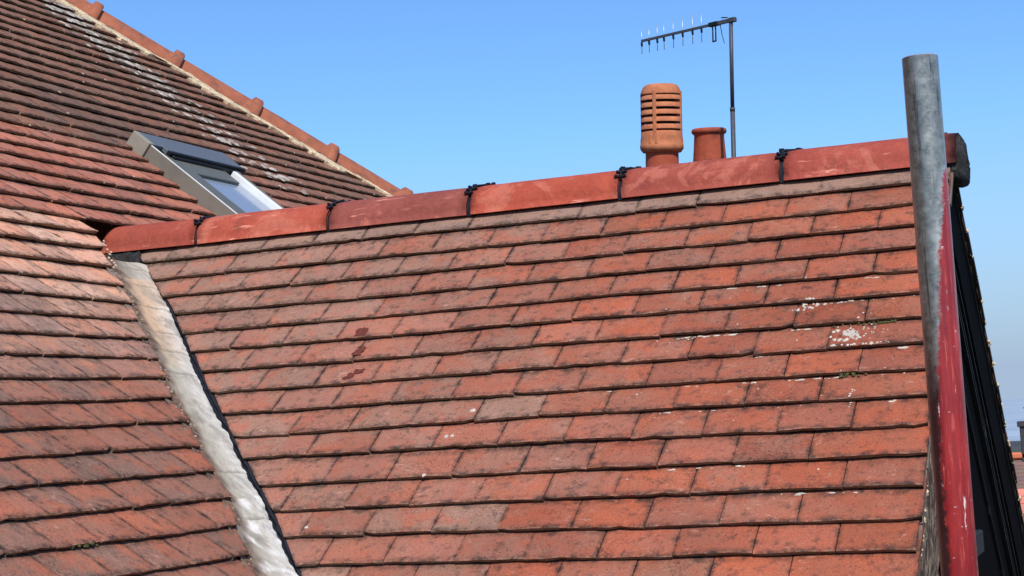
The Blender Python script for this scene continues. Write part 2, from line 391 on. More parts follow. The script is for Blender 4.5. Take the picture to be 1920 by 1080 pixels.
def A2s(y,s,h=0): return A2(y,s,h+sag(y,s))
mb=MB()
D_BR=[lin(142,100,80),lin(148,102,80),lin(136,97,79),lin(152,106,84)]
D_RD=[lin(196,124,100),lin(200,130,106),lin(188,118,96)]
D_PK=[lin(240,190,160),lin(234,180,152),lin(246,198,166)]  # sunlit sheen beside the valley, put into the tile colour
D_MD=[lin(194,148,128),lin(184,140,122),lin(198,148,124)]
D_LO=[lin(176,110,86),lin(168,104,82),lin(184,114,88),lin(158,108,90)]
def col2(y,s):
    if s<-.75: c=random.choice(D_BR)
    elif s<-.15: c=mixc(random.choice(D_BR),random.choice(D_RD),(s+1.0)/.4-(y-.1)*.35)
    elif s<.3: c=mixc(random.choice(D_RD),random.choice(D_PK),min(1,(s+.34)/.3)*max(.25,min(1,1.25+.8*y)))
    else:
        c=mixc(random.choice(D_PK),random.choice(D_MD),(s-.26-.5*(y+.6))/.35); c=mixc(c,random.choice(D_LO),(s-.55)/.35)
    if -1.2<s<-.8 and .6<y<1.15: c=mixc(c,lin(96,84,76),.6)
    mean=lin(142,101,80) if s<-.75 else c
    if s>.75: mean=lin(170,108,86)
    c=mixc(c,mean,.5); f=random.uniform(.9,1.08)
    return tuple(q*f for q in c)
PT=.143
for k in range(-12,46):
    s0=1.2505-G2*k
    off=.084 if k%2==0 else .013
    ymin=-.16-max(s0,-2.6)*1.33-1.1 if s0>-.2 else min(-.4,1)
    if s0>.9: ymin=-3.3
    segs=[]
    ymax=interp(S2END,s0) if s0>-.11 else hipy(s0)
    segs.append((ymin,ymax))
    if s0>-.11: segs.append((max(s0*C2+.25,.25),hipy(s0)))
    for (y0,y1) in segs:
        n0=math.floor((y0-off)/PT); j=[]
        y=off+n0*PT
        while y<y1-.045: j.append(y+random.uniform(-.004,.004)); y+=PT
        j.append(y1+random.uniform(-.006,.006))
        if len(j)<2: continue
        vis=(y0<0)
        for a,b in zip(j,j[1:]):
            gp=random.uniform(.0004,.003)
            st=lambda y,k=k: s2c(k,y)
            if s0>-.11 and vis:
                dj=random.uniform(-.004,.004)
                xb=(lambda s,b=b: b) if b<j[-1]-1e-6 else (lambda s,dj=dj: interp(S2END,s)+dj+.004)
            elif s0>-.11: xb=lambda s,b=b: b
            else: xb=lambda s,b=b: min(b,hipy(s))
            xa=lambda s,a=a,gp=gp: a+gp
            yc=(a+b)/2; c=col2(yc,s0); al=random.uniform(.35,1.15) if s0>.35 else random.uniform(.1,.6)
            if s0<-.75:
                st_=math.exp(-((yc-2.0-.05*nz(s0*3,1))/.17)**2)*max(.25,min(1,(-1.0-s0)/.6))
                if st_>random.uniform(.15,.6): c=mixc(c,lin(150,134,118),min(1,st_*1.1)*random.uniform(.4,.9)); al=1.2
            tile(mb,A2s,N2,st,xa,xb,G2,(.0118 if s0>.2 else .0145),.17,c,al,random.uniform(-.004,.004),abs(random.gauss(0,.0013)),4 if s0<.2 else 6,.0016,1,random.uniform(-.0012,.0012),yc)
roof2=rel(mb.build('main_roof_slope',M_T2,house)); roof2['label']='browner tiles of the main roof slope on the left'
# NOTE: A2(y,s) with y to the far side is left handed against A1, faces are two sided
# back slopes and decks ------------------------------------------------------
mb=MB()
for k in range(0,26):
    s0=.06+.0915*k
    off=.04 if k%2 else .124; x=-.3+off; j=[]
    while x<XG-.12: j.append(x); x+=.168
    j=[q for q in j if q>-.2+s0*C1*.9]+[XG-.012+random.uniform(-.003,.003)]
    for a,b in zip(j,j[1:]):
        tile(mb,A3,Vector((0,S1n,C1)),(lambda x,s0=s0:s0),(lambda s,a=a:a+.002),(lambda s,b=b:b),.0915,.0125,(.05 if k==0 else .13 if k==1 else .17),random.choice(REDS),.6,random.uniform(-.002,.002),0,4,.0015,-1,random.uniform(-.002,.002),(a+b)/2)
rb=rel(mb.build('rear_roof_slope',M_T1,house))
# hip end slope (faces away) and house body
mb=MB()
hipz=lambda x:-x*T2
XT=-2.6
mb.quad((XT,HC+XT,hipz(XT)-.012),(2.2,HC+2.2,hipz(2.2)-.012),(-7.4,HC+2.2,hipz(2.2)-.012),(-2.7,HC+XT,hipz(XT)-.012),lin(170,90,70))
mb.quad((-2.64,-8,hipz(XT)-.02),(-2.64,HC+XT,hipz(XT)-.012),(-7.4,HC+2.2,hipz(2.2)-.012),(-7.4,-8,hipz(2.2)-.012),lin(150,85,66))
rel(mb.build('far_roof_slope',M_T2,house))
mb=MB()
dk=lambda L,h: mb.add([A2(y,q,h) for y,q in L],[tuple(range(len(L)))])
dk([(-8,-3.25),(-8,2.5),(-2.5,2.5),(-.34,.25),(-.34,-.24),(-.34,-3.25)],-.025)
dk([(-.34,-3.25),(-.34,-.24),(.3,-.24),(HC-.24*C2,-.24),(HC+XT,-3.25)],-.025)
dk([(.3,-.24),(HC-.24*C2,-.24),(HC+1.9,2.5),(2.3,2.5),(.3,.15)],-.025)
mb.quad(A1(-.08,-.12,-.02),A1(1.95,2.3,-.02),A1(XG-.03,2.3,-.02),A1(XG-.03,-.12,-.02))
mb.quad(A3(-.08,0,-.02),A3(2.0,2.4,-.02),A3(XG-.05,2.4,-.02),A3(XG-.05,0,-.02))
rel(mb.build('roof_deck',M_DECK,house))
mb=MB()
zb=-7.0
zw=-1.35
mb.box(Matrix.Translation((-2.4,-1.0,(zb+zw)/2)),4.05,6.0-.2,(zw-zb)/2)      # main block walls
mb.box(Matrix.Translation((1.75,0.08,(zb+zw)/2-.02)),.62,1.55,(zw-zb)/2-.02)    # wing walls
# gable wall above the eaves
mb.add([(2.37,-1.47,zw-.05),(2.37,1.63,zw-.05),(2.37,YR,.02)],[(0,1,2)])
rel(mb.build('wall',M_BRICK,house))
# ------------------------------------------------------------------ ridge tiles
def ridge_tile(x0,x1,col,tilt=0.,ysh=0.,label=None,rough_left=True):
    mb=MB(); n=22; m=14; w=.108; rise=.091; zb0=.009; th=.014
    vs=[];fs=[];cs=[]
    for sh in (0,1):
        for j in range(m+1):
            f=j/m; x=x0+(x1-x0)*f
            if j==0: x+=.0
            for i in range(n+1):
                a=math.pi*i/n; ca,sa=math.cos(a),math.sin(a)
                ex=.80
                yy=-w*math.copysign(abs(ca)**ex,ca); zz=rise*abs(sa)**ex
                if sh: yy*=(w-th)/w; zz*=(rise-th)/rise; 
                if i in(0,n) and not sh: zz-=.001; yy*=1.012
                xj=x+(.0035*nz(a*3.,x0*7,1.)+.0035*nz(a*13,x0*7,2.) if j in(0,m) else 0)
                r=.0007*nz(x*6,a*2.,x0*3)
                if j in(0,m) and not sh: yy*=.975; zz=zz*.975
                vs.append(Vector((xj,YR+yy+ysh,zb0+zz+r+tilt*(f-.5))))
                kk=max(0,min(1,(x-2.425+.02*nz(a*5,3))*30)); cs.append((*mixc(col,lin(62,34,31),kk),0))  # tile colour darkens towards the gable end
    W=n+1; L=(m+1)*W
    for j in range(m):
        for i in range(n):
            q=(j*W+i,(j+1)*W+i,(j+1)*W+i+1,j*W+i+1); fs.append(q)
            fs.append(tuple(L+t for t in q[::-1]))
    for j in range(m):
        for i in (0,n):
            q=(j*W+i,(j+1)*W+i,L+(j+1)*W+i,L+j*W+i); fs.append(q)
    for j in (0,m):
        for i in range(n): fs.append((j*W+i,j*W+i+1,L+j*W+i+1,L+j*W+i))
    mb.add(vs,fs,cs,smooth=True)
    o=rel(mb.build('ridge_tile',M_RIDGE,house))
    if label:o['label']=label
    return o
RX=[-.150,.194,.651,1.108,1.565,2.021,2.478]
RC=[lin(166,80,62),lin(182,88,67),lin(152,82,70),lin(184,86,64),lin(164,80,64),lin(172,82,66)]
RL=['short ridge tile cut at the valley end',None,'duller pinkish ridge tile',None,None,'ridge tile with a darker gable end']
rts=[]
for i in range(6):
    g=.0045 if i<2 else .006
    rts.append(ridge_tile(RX[i]+(g if i else 0),RX[i+1]-(g if i<5 else 0),RC[i],random.uniform(-.003,.003),random.uniform(-.002,.002),RL[i]))
# black unions with fins between the ridge tiles
def union(x,parent,fins,w):
    mb=MB(); n=20
    vs=[];fs=[]
    for j in(-1,1):
        for i in range(n+1):
            a=math.pi*i/n; ca,sa=math.cos(a),math.sin(a)
            vs.append((x+j*w,YR-.100*math.copysign(abs(ca)**.8,ca),.004+.088*abs(sa)**.8))
    for i in range(n): fs.append((i,i+1,n+2+i,n+1+i))
    mb.add(vs,fs,smooth=True)
    for (a,l,dx) in fins:
        a=math.radians(a); ca,sa=math.cos(a),math.sin(a)
        c=Vector((x+dx,YR-.112*math.copysign(abs(ca)**.8,ca),.004+.098*abs(sa)**.8))
        ang=random.uniform(-.12,.12)
        M=Matrix.Translation(c)@Matrix.Rotation(ang,4,'Y')@Matrix.Rotation(math.pi/2-a,4,'X')
        mb.box(M,l,.0034,.003,bev=.001)
        for s_ in(-1,1): mb.box(M@Matrix.Translation((s_*l*.75,.0,.0)),l*.22,.0035,.0055,bev=.001)
    # spine joining the fins
    p=None
    for a in range(42,96,8):
        r=math.radians(a); q=Vector((x+.0,YR-.110*math.copysign(abs(math.cos(r))**.8,math.cos(r)),.004+.097*abs(math.sin(r))**.8))
        if p: mb.tube(p,q,.0038,6)
        p=q
    o=mb.build('ridge_union',M_BLACKPL,parent); return o
FN=[(40,.016,-.001),(52,.020,.002),(66,.014,.0),(80,.030,.012),(92,.026,.02)]
union(RX[1],rts[0],[(40,.012,0),(50,.016,-.004),(62,.009,0)],.006)
union(RX[2],rts[1],[(44,.010,0),(55,.014,0),(78,.018,.005),(90,.018,.01)],.006)
for i in(3,4,5): union(RX[i],rts[i-1],[(a+random.uniform(-3,3),l*random.uniform(.7,1.1),d+random.uniform(-.002,.002)) for a,l,d in FN],.0065)
# mortar: left dark block, gable end
def blob(name,mat,pts,parent,seed=1,amp=.01,sub=3):
    """lumpy closed mass from a hull of 8 corner points (bottom 4, top 4)"""
    import bmesh
    bm=bmesh.new(); v=[bm.verts.new(p) for p in pts]
    for f in((0,3,2,1),(4,5,6,7),(0,1,5,4),(1,2,6,5),(2,3,7,6),(3,0,4,7)): bm.faces.new([v[i] for i in f])
    bmesh.ops.subdivide_edges(bm,edges=bm.edges[:],cuts=7,use_grid_fill=True)
    bm.normal_update()
    for q in bm.verts:
        q.co+=q.normal*(amp*(nz(q.co.x*45+seed,q.co.y*45,q.co.z*45)+.6*nz(q.co.x*110,q.co.y*110+seed,q.co.z*110)))
    me=bpy.data.meshes.new(name); bm.to_mesh(me); bm.free(); me.materials.append(mat)
    for p in me.polygons: p.use_smooth=True
    o=bpy.data.objects.new(name,me); COL.objects.link(o); o.parent=parent; rel(o); return o
b=blob('mortar_bedding',M_DARKMORT,[A1(-.17,.04,-.03),A1(.03,.082,-.03),A1(-.02,-.06,-.03),A1(-.20,-.06,-.03),A1(-.150,.045,.006),A1(.018,.075,.008),A1(-.035,-.05,.022),A1(-.175,-.05,.024)],house,1,.006)
mb=MB(); vs=[];fs=[]; n=30; RR=[(2.44,1.0),(2.470,1.04),(2.484,1.0),(2.490,.86),(2.494,.5),(2.495,.02)]
for (xx,q) in RR:
    for i in range(n+1):
        a=math.radians(-28)+math.radians(236)*i/n
        d=1+.10*nz(math.cos(a)*3,math.sin(a)*3,xx*30)+.05*nz(math.cos(a)*9,math.sin(a)*9,xx*60)
        vs.append((xx+.004*nz(a*4,q*5),YR-.092*math.cos(a)*q*d,.006+.084*math.sin(a)*q*d))
W=n+1
for j in range(len(RR)-1):
    for i in range(n): fs.append((j*W+i,j*W+i+1,(j+1)*W+i+1,(j+1)*W+i))
    fs.append((j*W+n,j*W,(j+1)*W,(j+1)*W+n))
mb.add(vs,fs,smooth=True); b=rel(mb.build('mortar_bedding',M_DARKMORT,house))
b['label']='dark crumbling mortar filling the gable end of the ridge'
mb=MB()   # bedding under the ridge, coloured near black to deepen the gap's shade
for y in(-1,1): mb.box(Matrix.Translation(((RX[0]+XG)/2+.04,YR+y*.045,-.004)),(XG-RX[0])/2-.03,.012,.022,(1,1,1))
rel(mb.build('ridge_bedding',M_GAPSHADE,house))
# ------------------------------------------------------------------ valley
VR=[(-.02,-.045),(.079,.043),(.371,.275),(.572,.422),(.749,.556),(.894,.679),(1.053,.801),(1.139,.88),(1.235,.946),(1.386,1.068),(2.4,1.88)] # right edge of mortar, on the front slope (s,x)
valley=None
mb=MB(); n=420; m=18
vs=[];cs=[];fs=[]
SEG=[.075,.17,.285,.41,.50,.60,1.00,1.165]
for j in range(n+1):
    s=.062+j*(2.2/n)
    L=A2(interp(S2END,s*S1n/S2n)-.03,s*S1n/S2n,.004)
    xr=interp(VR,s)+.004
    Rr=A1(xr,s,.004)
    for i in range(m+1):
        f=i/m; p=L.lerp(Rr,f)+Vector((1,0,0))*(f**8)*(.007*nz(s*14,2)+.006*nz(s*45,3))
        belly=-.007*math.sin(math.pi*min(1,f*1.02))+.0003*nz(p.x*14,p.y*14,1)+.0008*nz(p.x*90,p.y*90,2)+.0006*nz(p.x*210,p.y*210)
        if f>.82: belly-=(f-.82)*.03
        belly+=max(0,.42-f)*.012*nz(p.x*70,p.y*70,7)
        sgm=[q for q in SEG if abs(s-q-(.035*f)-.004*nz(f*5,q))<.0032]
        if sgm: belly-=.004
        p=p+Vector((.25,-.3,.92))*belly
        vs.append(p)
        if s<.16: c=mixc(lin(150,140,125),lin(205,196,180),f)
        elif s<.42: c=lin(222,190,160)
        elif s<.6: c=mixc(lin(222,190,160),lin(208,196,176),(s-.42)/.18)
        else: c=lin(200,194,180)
        edge_=max(0,(f-.55)/.45); c=mixc(c,lin(246,242,236),edge_*(.9 if s>.3 else .4))  # right edge whitened in the colour as the better lit side
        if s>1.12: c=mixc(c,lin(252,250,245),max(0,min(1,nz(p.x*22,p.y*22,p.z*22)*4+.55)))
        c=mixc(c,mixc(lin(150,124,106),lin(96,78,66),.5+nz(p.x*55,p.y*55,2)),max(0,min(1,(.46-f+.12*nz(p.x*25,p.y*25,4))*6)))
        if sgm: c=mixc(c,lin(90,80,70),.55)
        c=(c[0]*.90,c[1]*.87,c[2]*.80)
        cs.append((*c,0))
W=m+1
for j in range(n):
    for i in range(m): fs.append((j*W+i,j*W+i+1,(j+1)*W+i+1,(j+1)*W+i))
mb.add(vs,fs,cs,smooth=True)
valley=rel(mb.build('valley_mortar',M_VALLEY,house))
# near-black strip painted as the shaded gap beside the cut tiles
mb=MB(); vs=[];fs=[]
for j in range(121):
    s=-.02+j*.0185
    xl=interp(VR,s)-.045; xr=interp(VALB,s)+.03
    vs+= [A1(xl,s,-.014),A1((xl+xr)/2,s,-.010),A1(xr,s,-.012)]
for j in range(120):
    for i in range(2): fs.append((j*3+i,j*3+i+1,j*3+4+i,j*3+3+i))
mb.add(vs,fs); 
# torn upper lip of the gap shade strip against the cut tiles
vs=[];fs=[]
for j in range(241):
    s=-.0+j*.0092
    x=interp(VALB,s)+.003+.004*nz(s*40,6)
    vs+=[A1(x-.015+.004*nz(s*25,8),s,-.003),A1(x-.006,s,.001+.002*nz(s*60,4)),A1(x+.012,s,-.016)]
for j in range(240):
    for i in range(2): fs.append((j*3+i,j*3+i+1,j*3+4+i,j*3+3+i))
mb.add(vs,fs)
rel(mb.build('valley_gap_shade',M_GAPSHADE,house))
# crumbs of mortar along the left side of the valley
def lump(mb,c,r,nrm,flat=.5,n=7,col=(1,1,1),el=1.,elv=None):
    nrm=Vector(nrm).normalized(); a=nrm.orthogonal().normalized(); b=nrm.cross(a); ph=random.random()*6
    vs=[];fs=[]
    rs=[r*random.uniform(.6,1.25) for _ in range(n)]
    for lv,(k,h) in enumerate(((1.,-.15),(.85,.5),(.4,1.))):
        for i in range(n):
            t=ph+2*math.pi*i/n; vs.append(c+a*math.cos(t)*rs[i]*k+b*math.sin(t)*rs[i]*k+nrm*h*r*flat)
    vs.append(c+nrm*r*flat*1.05)
    if elv is not None: vs=[v+elv*((v-c).dot(elv)*(el-1)) for v in vs]
    for l in range(2):
        for i in range(n): fs.append((l*n+i,l*n+(i+1)%n,(l+1)*n+(i+1)%n,(l+1)*n+i))
    for i in range(n): fs.append((2*n+i,2*n+(i+1)%n,3*n))
    mb.add(vs,fs,col,smooth=True)
mb=MB()
for i in range(80):
    s=random.choice((random.uniform(.1,.4),random.uniform(.6,1.0),random.uniform(.25,1.5)))
    y=interp(S2END,s)+random.uniform(-.012,.03)
    c=random.choice((lin(150,136,118),lin(130,112,96),lin(104,90,78),lin(170,150,126)))
    lump(mb,A2(y,s,.004+random.uniform(0,.004)),random.uniform(.002,.0055),N2,.5,7,(*c,0))
for i in range(14):
    s=-.02+random.uniform(0,.16); y=interp(S2END,s)+random.uniform(-.006,.025)
    lump(mb,A2(y,s,.01),random.uniform(.003,.006),N2,.5,7,(*lin(215,185,155),0))
rel(mb.build('mortar_crumbs',M_VALLEY,house))['kind']='stuff'
# ------------------------------------------------------------------ lichen, splashes, stains on the front slope
def h1(x,s):
    for k in range(1,NR1+1):
        t=s1c(k,x)
        if t>=s-.0005: return k,max(0,.0136*(1-(t-s)/G1))
    return NR1,0
def patch(mb,x,s,rx,rs,seed,n=18,jag=.3,h=.0022,drip=0):
    vs=[];k,_=h1(x,s); st=s1c(k,x)
    def put(u,v):
        v=min(v,st-.003); t=st-v; return A1(u,v,.0136*(1-t/G1)+h)
    vs.append(put(x,s))
    for i in range(n):
        a=2*math.pi*i/n; r=1+jag*nz(math.cos(a)*2.2+seed,math.sin(a)*2.2,seed)*2
        ca,sa=math.cos(a),math.sin(a); q=max(abs(ca),abs(sa))**.5
        vs.append(put(x+rx*r*ca/q,s+rs*r*sa/q))
    mb.add(vs,[(0,1+i,1+(i+1)%n) for i in range(n)])
for grp in ([0,1,2],[3,4],[5,6,7]):
  mb=MB()
  for (x,s,rx,rs) in [[(.935,.512,.014,.020),(.932,.535,.008,.014),(.948,.520,.008,.012),(.955,.598,.014,.017),(.962,.585,.010,.012),(.968,.695,.011,.015),(.985,.676,.015,.011),(.958,.706,.010,.008)][q] for q in grp]:
    patch(mb,x,s,rx,rs,x*30+s*9,jag=.28)
  rel(mb.build('paint_stain',M_STAIN,house))
mb=MB()
def fleck(x,s,r,fl=.35,el=1.):
    k,h=h1(x,s); c=A1(x,s,h+.0005)
    lump(mb,c,r,N1,fl,8,(1,1,1),el,Vector((1,0,0)))
for i in range(80):    # big splash
    a=random.random()*6.28; r=abs(random.gauss(0,1))
    fleck(2.262+.020*r*math.cos(a),.668+.024*r*math.sin(a),random.uniform(.0012,.0062))
for i in range(14): fleck(2.300+random.uniform(-.01,.05),.665+random.uniform(-.025,.02),random.uniform(.0015,.003))
for i in range(22): fleck(2.145+random.gauss(0,.022),.545+random.gauss(0,.010),random.uniform(.0015,.0060))
for i in range(7): fleck(2.285+random.uniform(-.003,.003),.87+i*.0085,random.uniform(.002,.0042))
for k in (5,6,7,8,9,10,12,13):  # along the heads of the exposed tiles, right under the tails above
    cnt=int(1.6*{5:10,6:26,7:34,8:34,9:24,10:18,12:12,13:8}[k]); x0={5:1.9,6:1.95,7:1.75,8:1.8,9:1.7,10:1.75,12:1.9,13:2.0}[k]
    for i in range(cnt):
        x=random.uniform(x0,2.40); x=x if nz(x*7,k*3.1)>-.12 else random.uniform(x0,2.4)
        r=random.uniform(.0016,.0042)
        s=s1c(k,x)+random.uniform(.0035,.008)
        if nz(x*6,k*5.3)<-.02: continue
        fleck(x,s+random.uniform(-.0012,.0012),r*random.uniform(.45,.85),.4,random.uniform(1.,5.))
for i in range(60): fleck(random.uniform(1.75,2.42),random.uniform(.3,1.15),random.uniform(.0008,.0028))
for (x,s,r) in [(1.36,.862,.009),(1.315,.952,.006),(1.33,.950,.006),(1.045,1.245,.005),(1.30,1.09,.006),(.925,1.29,.007),(.935,1.29,.006)]: fleck(x,s,r,.4)
for i in range(16): fleck(2.22+random.uniform(0,.16),s1c(8,2.3)-random.uniform(.001,.006),random.uniform(.002,.005))
rel(mb.build('lime_splashes',M_WHITE,house))['kind']='stuff'
mb=MB()
for i in range(14): 
    x=2.285+random.gauss(0,.018); c=A1(x,s1c(9,x)+.0+random.uniform(-.002,.008),.006); lump(mb,c,random.uniform(.002,.005),N1,.4)
for i in range(26): 
    x=2.31+random.gauss(0,.035); c=A1(x,s1c(7,x)+random.uniform(0,.008),.004); lump(mb,c,random.uniform(.002,.004),N1,.5)
for i in range(16):
    y=-1.63+random.gauss(0,.03)-.05; k=1; c=A2(y,s2c(0,y)-.0,.006+random.uniform(-.004,.004)); lump(mb,c,random.uniform(.002,.005),N2,.6)
rel(mb.build('moss_tufts',M_MOSS,house))['kind']='stuff'
# pale lichen crust down the main slope
mb=MB()
for i in range(900):
    s=-2.35+1.6*random.random()**1.7; y=2.0+.07*nz(s*2.5,5)+random.gauss(0,.085)
    k=round((1.2505-s)/G2); st=s2c(k,y); 
    v_=random.uniform(-.001,.06); lump(mb,A2s(y,st-v_,.0150*(1-v_/G2)-.001),random.uniform(.005,.018),N2,.14,9,(*random.choice((lin(182,170,154),lin(156,142,128),lin(200,188,172),lin(136,122,108))),0),random.uniform(1,2),Vector((0,1,0)))
for i in range(60):
    s=random.uniform(-2.,-.3); y=random.uniform(0,3.2); k=round((1.2505-s)/G2); st=s2c(k,y)
    if y<hipy(s)-.15: lump(mb,A2s(y,st-.002,.012),random.uniform(.004,.009),N2,.3,7,(*lin(190,160,140),0))
rel(mb.build('lichen_crust',M_VALLEY,house))['kind']='stuff'
# ------------------------------------------------------------------ hip tiles
hd=Vector((1,1,-T2)).normalized(); hside=Vector((1,-1,0)).normalized(); hup=hside.cross(hd)
if hup.z<0: hup=-hup
def hipp(x,a=0.,b=0.): return Vector((x,x+HC,-x*T2))+hside*a+hup*b
hl=.275
x=-2.6+.23
k=0
while x<1.9:
    mb=MB(); n=18; vs=[];fs=[]
    L=hl*1.64; rr=.098
    prof=[(0,rr-.002),(.03,rr),(.25,rr),(.80,rr),(.885,rr+.001),(.89,rr+.020),(.90,rr+.026),(.985,rr+.026),(1.0,rr+.018),(1.0,rr-.015)]
    for (f,r) in prof:
        p=hipp(x+hl*f)
        for i in range(n+1):
            a=math.pi*(i/n)
            rj=r+.0015*nz(a*4,x*5+f*3)
            vs.append(p+hside*rj*math.cos(a)+hup*(rj*math.sin(a)*.92-.045))
    W=n+1
    for j in range(len(prof)-1):
        for i in range(n): fs.append((j*W+i,j*W+i+1,(j+1)*W+i+1,(j+1)*W+i))
    mb.add(vs,fs,smooth=True)
    o=rel(mb.build('hip_tile',M_HIP,house))
    x+=hl; k+=1
# cream mortar fillet below the hip tiles, lumpy and broken
mb=MB(); vs=[];fs=[]; n=520; x0=-2.5;x1=1.0
for j in range(n+1):
    x=x0+(x1-x0)*j/n
    wv=.078+.030*nz(x*4.,3)+.016*nz(x*17,4)+.008*nz(x*60,5)
    wv=max(.008,wv)
    if math.floor((x-x0)*7.3)%5==2: wv*=.35
    base=hipp(x)
    a0=hipp(x,.092,-.035); 
    s_=x/C2
    yb=x+HC-.092*1.4142-wv*1.9
    q1=Vector((x,yb+.02,0)); q1=A2(q1.y,s_,.020); q2=A2(yb,s_+.0,.016+.003*nz(x*70,7)); q3=A2(yb-.001,s_,-.004)
    vs+=[a0,q1+N2*(.008*nz(x*50,8)+.006*nz(x*120,1)),q2,q3]
for j in range(n):
    for i in range(3): fs.append((j*4+i,j*4+i+1,j*4+5+i,j*4+4+i))
mb.add(vs,fs)
hm=rel(mb.build('hip_mortar',M_CREAM,house))
# ------------------------------------------------------------------ skylight
sky_e=bpy.data.objects.new('skylight',None); COL.objects.link(sky_e); sky_e.parent=house; rel(sky_e); sky_e.empty_display_size=.1
def K(y,s,h): return A2(y,s,h)
def slab(mb,y0,y1,s0,s1,h0,h1,col=(1,1,1),bev=.002):
    c=K((y0+y1)/2,(s0+s1)/2,(h0+h1)/2)
    M=Matrix((Vector((0,1,0)),Vector((C2,0,-S2n)),N2)).transposed().to_4x4(); M.translation=c
    mb.box(M,abs(y1-y0)/2,abs(s1-s0)/2,abs(h1-h0)/2,col,bev)
YA,YB=.875,1.455; ST=-.754; SB=.20
def skpart(name,mat,f,label=None):
    mb=MB(); f(mb); o=mb.build(name,mat,sky_e)
    if label:o['label']=label
    return o
sky_e.matrix_parent_inverse=Matrix.Translation(-house.location)
skpart('frame',M_FRAMEB,lambda mb:(slab(mb,YA,YA+.020,ST,SB,-.02,.055),slab(mb,YB-.02,YB,ST,SB,-.02,.050),slab(mb,YA,YB,SB-.03,SB,-.02,.05)))
skpart('end_cap',M_BEIGE,lambda mb:slab(mb,YA-.010,YA+.022,ST-.09,ST,-.02,.062))
skpart('hood',M_SLATE,lambda mb:(slab(mb,YA+.024,YB+.06,ST-.10,ST-.005,.0,.058),slab(mb,YA+.09,YB+.055,ST-.03,ST+.02,.040,.060)))
skpart('flashing',M_SLATE,lambda mb:(slab(mb,YB,YB+.10,ST-.03,SB,.005,.024),))
skpart('hood_seal',M_RUBBER,lambda mb:(slab(mb,YA+.095,YB+.065,ST+.02,ST+.034,.030,.060),slab(mb,YA+.11,YB+.04,ST+.034,ST+.05,.02,.05)))
skpart('sash',M_FRAMEG,lambda mb:(slab(mb,YA+.03,YA+.165,ST+.01,SB-.03,.005,.040),slab(mb,YA+.165,YB-.10,ST+.05,ST+.135,.0,.040),slab(mb,YB-.045,YB-.022,ST+.05,SB-.03,.0,.046)))
skpart('glazing_bead',M_FRAMEW,lambda mb:slab(mb,YB-.066,YB-.045,ST+.06,SB-.03,.0,.054))
skpart('glazing_bead',M_FRAMEW,lambda mb:(slab(mb,YA+.003,YA+.009,ST+.0,SB-.03,.0545,.057),))
skpart('glass_pane',M_GLASS,lambda mb:slab(mb,YA+.155,YB-.07,ST+.12,SB-.04,.012,.027,bev=.001))
# ------------------------------------------------------------------ gable verge
mb=MB()  # black cladding seen under the far verge
XC=2.425
mb.add([(XC,YR-.25,-.22),(XC,YR,.03),(XC,YR+1.5,-1.29),(XC,YR+1.5,-1.75),(XC,-.35,-1.75)],[(0,1,2,3,4)])
rel(mb.build('gable_cladding',M_BLACK,house))
def Bv(s,d,x): # point beside the far verge: s down slope, d below the slope surface
    return A3(x,s,-d)
def fboard(mb,s0,s1,d0,d1,x0,x1,bev=.003):
    M=Matrix((Vector((0,C1,-S1n)),Vector((0,S1n,C1)),Vector((1,0,0)))).transposed().to_4x4()
    M.translation=A3((x0+x1)/2,(s0+s1)/2,-(d0+d1)/2)
    mb.box(M,(s1-s0)/2,abs(d1-d0)/2,abs(x1-x0)/2,(1,1,1),bev)
mb=MB(); fboard(mb,.0,2.3,.03,.20,XC,XC+.016); rel(mb.build('bargeboard',M_BLACK,house))
mb=MB()
for d,wd,xx in((.215,.006,.012),(.262,.005,.010),(.30,.006,.012),(.45,.004,.008)): fboard(mb,.1,2.3,d,d+wd,XC,XC+xx,.001)
fboard(mb,.02,2.3,.028,.034,XC,XC+.02,.001)
rel(mb.build('board_moulding',M_STREAK,house))
mb=MB(); mb.box(Matrix.Translation((XC+.012,.06,-.975)),.014,.11,.03,(1,1,1),.004); rel(mb.build('bracket',simple('dark grey bracket',(.022,.022,.023),.3,20),house))
# undercloak noses under the far verge tiles
mb=MB()
for k in range(25):
    s0=.05+.0915*k
    for q in range(5): lump(mb,A3(XG-.008+random.uniform(-.004,.004),s0-.004+random.uniform(-.01,.005),-.004-random.uniform(0,.010)),random.uniform(.003,.007),(1,.2,.3),.7)
rel(mb.build('verge_mortar',M_CREAM,house))['kind']='stuff'
mb=MB()
for k in range(25):
    s0=.052+.0915*k; fboard(mb,s0-.088,s0,.002,.016,XC,XG-.006+random.uniform(-.004,.004),.001)
rel(mb.build('undercloak',simple('brown undercloak',(.05,.03,.022),.4,30),house))
# near verge: undercloak strip and rough render
mb=MB()
def nbox(mb,s0,s1,h0,h1,x0,x1,bev=.001):
    M=Matrix((Vector((1,0,0)),Vector((0,-C1,-S1n)),N1)).transposed().to_4x4()
    M.translation=A1((x0+x1)/2,(s0+s1)/2,(h0+h1)/2); mb.box(M,abs(x1-x0)/2,abs(s1-s0)/2,abs(h1-h0)/2,(1,1,1),bev)
for k in range(14): nbox(mb,.0+k*.16,.156+k*.16,-.018,-.008,XG-.03,XG+.004+random.uniform(-.003,.003))
rel(mb.build('undercloak',simple('grey brown undercloak',(.16,.11,.085),.4,30),house))
mb=MB(); n=70; vs=[];fs=[];m=10
for j in range(n+1):
    s=.9+j*.016
    for i in range(m+1):
        f=i/m; y=-s*C1+.01; z=-s*S1n-.022
        dy=f*( .02+max(0,(s-1.05))*.0+.62)
        p=Vector((XG-.012-.035*f,y+dy,z-.03*f))
        p.x+=.004*nz(p.y*30,p.z*12)+.002*nz(p.y*75,p.z*40,3)
        vs.append(p)
W=m+1
for j in range(n):
    for i in range(m): fs.append((j*W+i,(j+1)*W+i,(j+1)*W+i+1,j*W+i+1))
